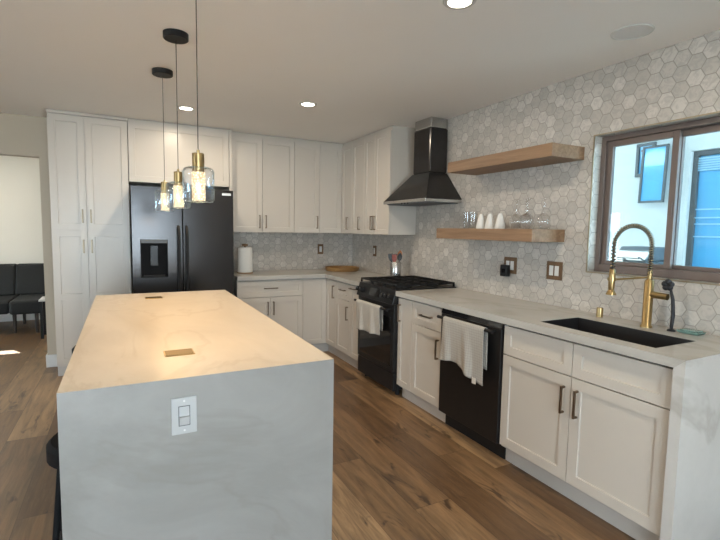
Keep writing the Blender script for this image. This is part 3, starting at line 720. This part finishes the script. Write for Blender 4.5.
# ------------------------------------------------------------------ refrigerator
t = thing('refrigerator', 'black side-by-side refrigerator with water dispenser between white cabinets', 'refrigerator', (-2.14, 4.0, 0))
FX0, FX1, FM, FY = -2.590, -1.692, -2.165, 3.60
MB().box(FX0+.005, FX1-.005, FY+.085, 4.36, .02, 1.775).build('body', M['blackm'], t)
b = MB(); 
for x in (FX0+.05, FX1-.05):
    for y in (3.74, 4.30): MB().cyl((x, y), .02, 0, .02, 12).build('foot', M['blackm'], t)
DX0, DX1, DZ0, DZ1 = -2.52, -2.30, .955, 1.285
b = MB()
b.box(FX0, DX0, FY, FY+.08, .06, 1.775); b.box(DX1, FM-.003, FY, FY+.08, .06, 1.775); b.box(DX0, DX1, FY, FY+.08, .06, DZ0); b.box(DX0, DX1, FY, FY+.08, DZ1, 1.775)
fd = b.build('door', M['blacks'], t); fd['label'] = 'narrower door with the water dispenser'
b = MB(); b.box(DX0+.001, DX1-.001, FY+.06, FY+.079, DZ0+.001, DZ1-.001); ring2 = b.build('dispenser_recess', M['ice'], fd)
b = MB(); b.box(DX0, DX1, FY-.004, FY-.0003, DZ1-.022, DZ1+.012); o = b.build('dispenser_header', M['grillm'], fd); o['label'] = 'grey strip over the dispenser'
b = MB(); b.box(DX0-.006, DX0, FY-.004, FY-.0003, DZ0-.01, DZ1+.012); b.box(DX1, DX1+.006, FY-.004, FY-.0003, DZ0-.01, DZ1+.012); b.box(DX0, DX1, FY-.006, FY-.0003, DZ0-.012, DZ0); b.build('dispenser_trim', M['blackm'], fd)
b = MB(); b.box(-2.44, -2.38, FY+.02, FY+.0595, DZ0+.10, DZ1-.05); b.build('paddle', M['black'], fd)
MB().box(DX0+.02, DX1-.02, FY+.004, FY+.0595, DZ0+.001, DZ0+.01).build('drip_tray', M['blackm'], fd)
d2 = MB().box(FM+.003, FX1, FY, FY+.08, .06, 1.775).build('door', M['blacks'], t, bevel=.006)
for (x, dd) in ((FM-.036, fd), (FM+.036, d2)):
    b = MB(); b.tube([(x, FY-.001, 1.42), (x, FY-.045, 1.39), (x, FY-.055, 1.30), (x, FY-.058, 1.0), (x, FY-.055, .72), (x, FY-.045, .64), (x, FY-.001, .61)], .013, 14)
    b.build('handle', M['blackm'], dd, smooth=60)
MB().box(-1.80, -1.715, FY-.0035, FY-.0003, 1.725, 1.748).build('badge', M['badge'], d2, bevel=.001)
MB().box(FX0+.02, FX1-.02, FY+.02, FY+.084, .02, .055).build('kick_grille', M['blackm'], t)

# ------------------------------------------------------------------ island
t = thing('kitchen_island', 'large kitchen island, stone top painted warm-lit and end panel painted shaded', 'island', (-2.39, 1.685, 0))
IX0, IX1, IY0, IY1 = -2.844, -1.937, .594, 2.776
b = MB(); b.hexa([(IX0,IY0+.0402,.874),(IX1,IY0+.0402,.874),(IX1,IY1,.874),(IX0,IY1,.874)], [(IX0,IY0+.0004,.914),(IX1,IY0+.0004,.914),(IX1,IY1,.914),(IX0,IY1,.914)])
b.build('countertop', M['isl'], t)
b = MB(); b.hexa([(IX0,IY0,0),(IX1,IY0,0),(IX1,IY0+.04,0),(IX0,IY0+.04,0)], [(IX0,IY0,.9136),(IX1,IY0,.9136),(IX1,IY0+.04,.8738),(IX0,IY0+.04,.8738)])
o = b.build('waterfall_panel', M['isls'], t); o['label'] = 'stone end panel facing the room, painted darker for shade'
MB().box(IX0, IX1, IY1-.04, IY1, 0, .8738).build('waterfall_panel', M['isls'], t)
MB().box(-2.54, IX1-.032, IY0+.0405, IY1-.0405, .10, .8738).build('body', M['cab'], t)
MB().box(-2.50, IX1-.09, IY0+.0405, IY1-.0405, 0, .0995).build('toe_kick', M['kick'], t)
class FaceI(Face):
    def __call__(s, a, z, d): return (s.p+d, a, z)
for k in range(4):
    a0 = IY0+.045+k*.523; shaker(FaceI('I', IX1-.0318), a0, a0+.519, .118, .857, 'door', t)
# pop-up outlets
def popup(loc, label):
    t = thing('pop_up_outlet', label, 'outlet', loc, 'gold pop-up outlets in the island top')
    MB().box(loc[0]-.056, loc[0]+.056, loc[1]-.045, loc[1]+.045, .9142, .9165).build('rim', M['gold'], t, bevel=.001)
    MB().box(loc[0]-.051, loc[0]+.051, loc[1]-.040, loc[1]+.040, .9166, .9175).build('lid', M['goldlid'], t)
    return t
popup((-2.468, .925, .9142), 'square gold outlet lid nearer the grey front of the island')
popup((-2.478, 2.51, .9142), 'square gold outlet lid at the far end of the island top')
# light switch on the island
t = thing('light_switch', 'white rocker switch plate on the grey end of the island', 'switch', (-2.487, IY0, .785))
MB().box(-2.527, -2.447, IY0-.006, IY0-.0003, .722, .848).build('plate', M['switchw'], t, bevel=.002)
MB().box(-2.5055, -2.4685, IY0-.0068, IY0-.0061, .7505, .8195).build('opening', M['greyframe'], t)  # thin dark plate painted in for the shaded gap around the rocker
b = MB(); q = [(-2.503,IY0-.0072,.753),(-2.471,IY0-.0072,.753),(-2.471,IY0-.0069,.753),(-2.503,IY0-.0069,.753)]
b.hexa(q, [(-2.503,IY0-.017,.784),(-2.471,IY0-.017,.784),(-2.471,IY0-.0069,.784),(-2.503,IY0-.0069,.784)])
b.hexa([(-2.503,IY0-.010,.785),(-2.471,IY0-.010,.785),(-2.471,IY0-.0069,.785),(-2.503,IY0-.0069,.785)], [(-2.503,IY0-.0072,.817),(-2.471,IY0-.0072,.817),(-2.471,IY0-.0069,.817),(-2.503,IY0-.0069,.817)])
b.build('rocker', M['switchw'], t)
for z in (.735, .836): MB().lathe([(.0035,-.0075),(.0035,-.0061)], (-2.487, IY0, z), 10, axis='y').build('screw', M['grille'], t)
# bar stools tucked at the seating side
def stool(loc, label):
    t = thing('bar_stool', label, 'stool', loc, 'bar stools at the island'); x, y, _ = loc
    b = MB(); b.lathe([(0,.535),(.150,.536),(.165,.550),(.165,.600),(.150,.616),(0,.620)], (x, y, 0), 28); b.build('seat', M['stool'], t, smooth=40)
    for (sx, sy) in ((-1,-1),(-1,1),(1,-1),(1,1)):
        MB().tube([(x+.11*sx, y+.11*sy, .555), (x+.155*sx, y+.155*sy, 0)], .011, 10).build('leg', M['stool'], t, smooth=40)
    b = MB()
    c = [(x+s*.141, y+q*.141, .17) for (s, q) in ((-1,-1),(1,-1),(1,1),(-1,1))]
    for i in range(4): b.tube([c[i], c[(i+1)%4]], .008, 8)
    b.build('footrest', M['blackm'], t, smooth=40)
    return t
s0 = stool((-2.765, .985, 0), 'black stool tucked under the island nearest its grey end')
again(s0, (-2.815, 2.50, 0), 'black stool tucked under the island nearest the pantry')

# ------------------------------------------------------------------ pendants
PG = 'glass pendant lamps over the island'
def pendant(loc, label):
    x, y, z = loc           # z = bottom of the shade
    t = thing('pendant_lamp', label, 'lamp', (x, y, z), PG)
    b = MB(); b.lathe([(0, H-.032), (.060, H-.032), (.064, H-.028), (.064, H-.0005), (0, H-.0005)], (x, y, 0), 40); b.build('ceiling_canopy', M['blackm'], t, smooth=40)
    MB().tube([(x, y, H-.033), (x, y, z+.213)], .0018, 8).build('cord', M['hose'], t, smooth=60)
    b = MB(); b.lathe([(0, z+.125), (.0235, z+.125), (.0235, z+.198), (.020, z+.200), (.006, z+.201), (.006, z+.213), (0, z+.213)], (x, y, 0), 32); b.build('socket_cap', M['gold'], t, smooth=40)
    o = MB().lathe([(0, z+.010), (.0265, z+.010), (.0265, z+.1245), (0, z+.1245)], (x, y, 0), 32).build('crystal', M['crystal'], t, smooth=40); o['label'] = 'glowing bubbled crystal column'
    ro, th = .062, .002
    prof = [(.0245, z+.143), (ro-.018, z+.143), (ro-.006, z+.138), (ro, z+.126), (ro, z+.016), (ro-.006, z+.004), (ro-.018, z), (.012, z),
            (.012, z+th), (ro-.019, z+th), (ro-.008, z+.006), (ro-th, z+.017), (ro-th, z+.125), (ro-.008, z+.136), (ro-.019, z+.141), (.0245, z+.141)]
    b = MB(); b.lathe(prof, (x, y, 0), 48, closed=True); o = b.build('glass_shade', M['shade'], t, smooth=50); o['label'] = 'clear glass jar with painted blue window reflections'
    return t
p0 = pendant((-2.377, .98, 1.515), 'pendant lamp nearest the grey end of the island')
again(p0, (-2.382, 1.70, 1.515), 'middle one of the three island pendant lamps')
again(p0, (-2.402, 2.365, 1.515), 'pendant lamp nearest the black refrigerator')
for (x, y) in ((-2.377,.98),(-2.382,1.70),(-2.402,2.365)):
    light('pendant_bulb', 'AREA', (x, y, 1.5215), 3.0, (1, .63, .28), (x, y, 0), shape='DISK', size=.05)

# ------------------------------------------------------------------ downlights, speaker
def downlight(loc, label):
    t = thing('ceiling_light', label, 'ceiling light', loc, 'recessed ceiling lights'); x, y, z = loc
    b = MB(); b.lathe([(.052, z-.006), (.070, z-.005), (.074, z-.0005), (.052, z-.0005)], (x, y, 0), 40, closed=True); b.build('trim_ring', M['white'], t, smooth=40)
    b = MB(); b.lathe([(0, z-.004), (.0515, z-.004), (.0515, z-.001), (0, z-.001)], (x, y, 0), 40); b.build('lens', M['led'], t, smooth=40)
    return t
DL = [((-1.284, 2.635), 'round recessed ceiling light in front of the corner wall cabinets'), ((-2.151, 3.298), 'round recessed ceiling light in front of the bridge cabinet'),
      ((-1.300, .700), 'round recessed ceiling light cut by the top of the picture'), ((-1.3, -1.5), 'round recessed ceiling light behind the viewer'), ((-4.4, .7), 'round recessed ceiling light over the dining side'), ((-4.4, 6.0), 'round ceiling light added unseen to brighten the living room')]  # living-room light is an unseen lamp added to brighten the far wall
d0 = None
for (x, y), lb in DL:
    if d0 is None: d0 = downlight((x, y, H), lb)
    else: again(d0, (x, y, H), lb)
    light('downlight_lamp', 'AREA', (x, y, H-.008), 11, (1, .84, .64), (x, y, 0), shape='DISK', size=.1)
t = thing('ceiling_speaker', 'round pale grey grille set into the ceiling above the window', 'speaker', (-.34, .525, H))
MB().lathe([(.088, H-.006), (.096, H-.004), (.098, H-.0005), (.088, H-.0005)], (-.34, .525, 0), 40, closed=True).build('trim_ring', M['white'], t, smooth=40)
MB().lathe([(0, H-.0045), (.0875, H-.0035), (.0875, H-.001), (0, H-.001)], (-.34, .525, 0), 40).build('grille', M['grille'], t, smooth=40)

# ------------------------------------------------------------------ floating shelves and glassware
o = MB().box(-.300, -.0005, 1.015, 2.04, 1.890, 1.972).build('floating_shelf', M['walnut'], bevel=.002); tag(o, 'empty thick wooden shelf, the higher of the two on the tiled wall', 'shelf', 'wooden floating shelves')
o = MB().box(-.310, -.0005, 1.13, 2.15, 1.357, 1.441).build('floating_shelf', M['walnut'], bevel=.002); tag(o, 'thick wooden shelf holding cups and glasses, the lower of the two', 'shelf', 'wooden floating shelves')
SZ = 1.4415
def wine(loc, label, sc=1, grp='upside-down wine glasses on the lower shelf'):
    x, y, z = loc
    prof = [(.034*sc, 0), (.043*sc, .04*sc), (.044*sc, .062*sc), (.038*sc, .088*sc), (.020*sc, .106*sc), (.0045, .114*sc), (.0038, .19*sc), (.010, .200*sc), (.036*sc, .2045*sc), (.036*sc, .2065*sc), (0, .2065*sc),
            ]
    inner = [(0, .106*sc), (.011*sc, .105*sc), (.0325*sc, .090*sc), (.0404*sc, .065*sc), (.0394*sc, .05*sc), (.0286*sc, 0)]
    t = thing('wine_glass', label, 'glass', loc, grp)
    k = 10
    b = MB(); b.lathe([(.0286*sc, 0)]+prof[:6], (x, y, z), 28); 
    b2 = MB(); b2.lathe(inner[::-1][:0]+[(q, h) for q, h in inner[1:]], (x, y, z), 28)
    bb = MB(); full = inner[1:][::-1]
    bb.lathe(prof[:5]+[(.0045, .114*sc)], (x, y, z), 28); bb.f.pop(-1); bb.f.pop(-1)
    bb.build('bowl', M['clear'], t, smooth=60)
    MB().lathe([(.0045, .1141*sc), (.0038, .19*sc)], (x, y, z), 12).build('stem', M['clear'], t, smooth=60)
    MB().lathe([(.0038, .1902*sc), (.010, .200*sc), (.036*sc, .2045*sc), (.036*sc, .2065*sc), (0, .2065*sc)], (x, y, z), 28).build('foot', M['clear'], t, smooth=40)
    return t
g0 = None
for (x, y), lb in zip(((-.10,1.475),(-.10,1.385),(-.16,1.315),(-.10,1.225)),
    ('upside-down wine glass next to the white cups', 'second upside-down wine glass from the white cups', 'upside-down wine glass standing forward of the others', 'upside-down wine glass nearest the window')):
    if g0 is None: g0 = wine((x, y, SZ), lb)
    else: again(g0, (x, y, SZ), lb)
s0 = None
for y, lb in ((2.03, 'small clear tumbler at the end of the shelf by the hood'), (1.945, 'small clear tumbler next to the white cups')):
    if s0 is None:
        s0 = thing('tumbler', lb, 'glass', (-.09, y, SZ), 'clear tumblers on the lower shelf')
        MB().lathe([(.0, .004), (.026, .004), (.034, .138), (.036, .138), (.028, 0), (0, 0)], (-.09, y, SZ), 28).build('glass', M['clear'], s0, smooth=40)
    else: again(s0, (-.09, y, SZ), lb)
c0_ = None
for y, lb in ((1.845, 'white tapered cup nearest the hood'), (1.745, 'white tapered cup in the middle of its row'), (1.635, 'white tapered cup nearest the wine glasses')):
    if c0_ is None:
        c0_ = thing('white_cup', lb, 'cup', (-.10, y, SZ), 'upturned white cups on the lower shelf')
        MB().lathe([(.034, 0), (.040, 0), (.038, .02), (.028, .07), (.018, .106), (.013, .112), (.013, .118), (0, .118)], (-.10, y, SZ), 28).build('cup', M['porc'], c0_, smooth=40)
    else: again(c0_, (-.10, y, SZ), lb)

# ------------------------------------------------------------------ outlets
def outlet(kind, pos, zc, n, label, wd, name='wall_outlet'):
    F = Face(kind, 0 if kind == 'R' else YB); F = Face(kind, (0 if kind == 'R' else YB)-.0003)
    loc = F(pos, zc, 0); t = thing(name, label, 'outlet', loc, 'brown outlet plates on the tiles')
    b = MB(); F.box(b, pos-wd/2, pos+wd/2, zc-.063, zc+.063, 0, .007); b.build('plate', M['plate'], t, bevel=.002)
    for k in range(n):
        a = pos + (k-(n-1)/2)*.045; b = MB(); F.box(b, a-.0165, a+.0165, zc-.034, zc+.034, .0071, .0105)
        rk = b.build('insert', M['white'], t, bevel=.001)
        b = MB()
        for dz in (-.014, .014):
            for da in (-.005, .005): F.box(b, a+da-.001, a+da+.001, zc+dz-.004, zc+dz+.004, .0106, .0108)
        if kind == 'B' or n == 1: b.build('slots', M['blackm'], rk)
    return t
outlet('R', 1.195, 1.157, 2, 'brown double switch plate with white rockers beside the window', .128)
outlet('R', 1.605, 1.163, 2, 'brown double plate on the tiles with a black plug in it', .128)
outlet('R', 3.768, 1.168, 1, 'single brown outlet plate near the utensil crock', .075)
outlet('B', -.452, 1.165, 1, 'single brown outlet plate on the back wall above the tray', .075)
t = thing('plug_adapter', 'black plug adapter plugged into the brown double plate', 'plug', (-.012, 1.63, 1.12))
MB().box(-.048, -.0112, 1.595, 1.668, 1.076, 1.166).build('housing', M['black'], t, bevel=.005)
MB().box(-.0495, -.0482, 1.615, 1.648, 1.105, 1.135).build('face_plate', M['bglass'], t)

# ------------------------------------------------------------------ crock and utensils
kx, ky = -.19, 2.985
t = MB().lathe([(.0, .9145), (.056, .9145), (.058, .92), (.058, 1.092), (.056, 1.095), (.054, 1.092), (.054, .922), (0, .922)], (kx, ky, 0), 36).build('utensil_crock', M['steel'], smooth=40)
tag(t, 'round stainless crock of cooking utensils beside the range', 'crock')
UGp = 'cooking utensils in the steel crock'
def utensil(name, label, dx_, dy_, z1, mh, mt_, kind):
    bx, by = kx+dx_*.4, ky+dy_*.4
    p0_ = Vector((bx, by, .930)); p1 = Vector((kx+dx_, ky+dy_, z1)); d = (p1-p0_).normalized()
    t = thing(name, label, 'utensil', p0_, UGp)
    MB().tube([p0_, p1], [.006, .0055], 10).build('handle', mh, t, smooth=60)
    a = d.cross(Vector((.525, .85, 0))).normalized(); n_ = d.cross(a).normalized(); b = MB()
    if kind == 'spoon':
        pts = []; 
        for i in range(9):
            q = i/8; wv = .024*math.sin(PI*(.12+.86*q))**.8
            for j in range(9):
                s = j/4-1; pts.append(p1+d*(.078*q) + a*(wv*s) + n_*(.010*(s*s-1)*math.sin(PI*q)))
        for i in range(8):
            for j in range(8): b.f.append((i*9+j, i*9+j+1, (i+1)*9+j+1, (i+1)*9+j))
        b.v = pts; b.build('bowl', mt_, t, smooth=60, solid=.004)
    elif kind == 'spatula':
        w_ = .024; L = .075
        b.hexa([p1-a*.012-n_*.003, p1+a*.012-n_*.003, p1+a*.012+n_*.003, p1-a*.012+n_*.003], [p1+d*.03-a*w_-n_*.003, p1+d*.03+a*w_-n_*.003, p1+d*.03+a*w_+n_*.003, p1+d*.03-a*w_+n_*.003])
        q = p1+d*.0302
        b.hexa([q-a*w_-n_*.003, q+a*w_-n_*.003, q+a*w_+n_*.003, q-a*w_+n_*.003], [q+d*(L-.03)-a*w_-n_*.002, q+d*(L-.03)+a*w_-n_*.002, q+d*(L-.03)+a*w_+n_*.002, q+d*(L-.03)-a*w_+n_*.002])
        b.build('blade', mt_, t, bevel=.001)
    else:       # ladle
        c = p1+d*.03; pr_ = [(.004,-.028),(.016,-.024),(.025,-.010),(.028,.010),(.025,.010),(.022,-.008),(.014,-.020),(.003,-.024)]
        b.lathe(pr_, c, 20, closed=True); b.build('bowl', mt_, t, smooth=50)
utensil('spatula', 'black slanting spatula leaning out toward the corner', -0.0390, 0.0225, 1.105, M['black'], M['black'], 'spatula')
utensil('ladle', 'dark grey ladle at the wall side of the crock', 0.0109, 0.0437, 1.135, M['greysil'], M['greysil'], 'ladle')
utensil('wooden_spoon', 'orange wooden spoon in the crock', 0.0450, 0.0016, 1.135, M['orange'], M['orange'], 'spoon')
utensil('spatula', 'reddish spatula in front of the orange spoon', -0.0334, -0.0301, 1.098, M['red'], M['red'], 'spatula')
utensil('cooking_spoon', 'dark grey spoon leaning out toward the viewer side of the crock', 0.0169, -0.0417, 1.112, M['greysil'], M['greysil'], 'spoon')

# ------------------------------------------------------------------ tray, canister
t = thing('wooden_tray', 'round golden wooden tray in the corner of the worktop', 'tray', (-.28, 4.08, .9145))
MB().lathe([(0,.9145),(.195,.9145),(.205,.925),(.208,.958),(.200,.960),(.196,.928),(0,.925)], (-.28, 4.08, 0), 44).build('bowl', M['tray'], t, smooth=40)
t = thing('paper_towel_roll', 'white paper towel roll standing beside the refrigerator', 'paper towels', (-1.46, 4.12, .9145))
MB().cyl((-1.46, 4.12), .088, .9145, .924, 32).build('base', M['tray'], t, smooth=40)
MB().lathe([(.020,.9245),(.083,.9245),(.084,.93),(.080,1.19),(.078,1.20),(.020,1.20)], (-1.46, 4.12, 0), 36, closed=True).build('roll', M['paper'], t, smooth=40)
b = MB(); b.cyl((-1.46, 4.12), .009, .9245, 1.215, 16); b.lathe([(0,1.2155),(.032,1.2155),(.034,1.225),(.030,1.238),(0,1.240)], (-1.46, 4.12, 0), 20); b.build('post', M['plate'], t, smooth=40)

# ------------------------------------------------------------------ living room: sofa, side table
t = thing('sofa', 'charcoal armless sofa against the pale wall beyond the opening', 'sofa', (-4.6, 6.55, 0))
b = MB(); b.box(-5.6, -3.99, 6.20, 7.0, .26, .43); b.build('seat', M['sofa'], t, bevel=.03)
b = MB(); b.box(-3.98, -3.63, 6.12, 7.0, .26, .435); b.build('seat', M['sofa'], t, bevel=.03)
for k in range(5):
    x0 = -5.6+k*.394; b = MB(); b.hexa([(x0,6.78,.436),(x0+.392,6.78,.436),(x0+.392,6.98,.436),(x0,6.98,.436)], [(x0,6.92,.85),(x0+.392,6.92,.85),(x0+.392,7.08,.85),(x0,7.08,.85)])
    b.build('back_cushion', M['sofa'], t, bevel=.02)
for (x, y) in ((-5.5,6.28),(-5.5,6.92),(-3.95,6.28),(-3.95,6.92),(-3.70,6.2),(-3.70,6.92)):
    MB().tube([(x, y, .262), (x, y, 0)], [.024, .016], 12).build('leg', M['darkwood'], t, smooth=40)
t = thing('side_table', 'small white-topped side table in front of the charcoal sofa end', 'table', (-3.45, 5.9, 0))
MB().box(-3.61, -3.25, 5.74, 6.06, .47, .493).build('tabletop', M['white'], t, bevel=.004)
for (x, y) in ((-3.59,5.78),(-3.28,5.78),(-3.59,6.02),(-3.28,6.02)): MB().box(x-.015, x+.015, y-.015, y+.015, 0, .4695).build('leg', M['blackm'], t)
# remove helper properties
for o in bpy.data.objects:
    if 'org' in o: del o['org']
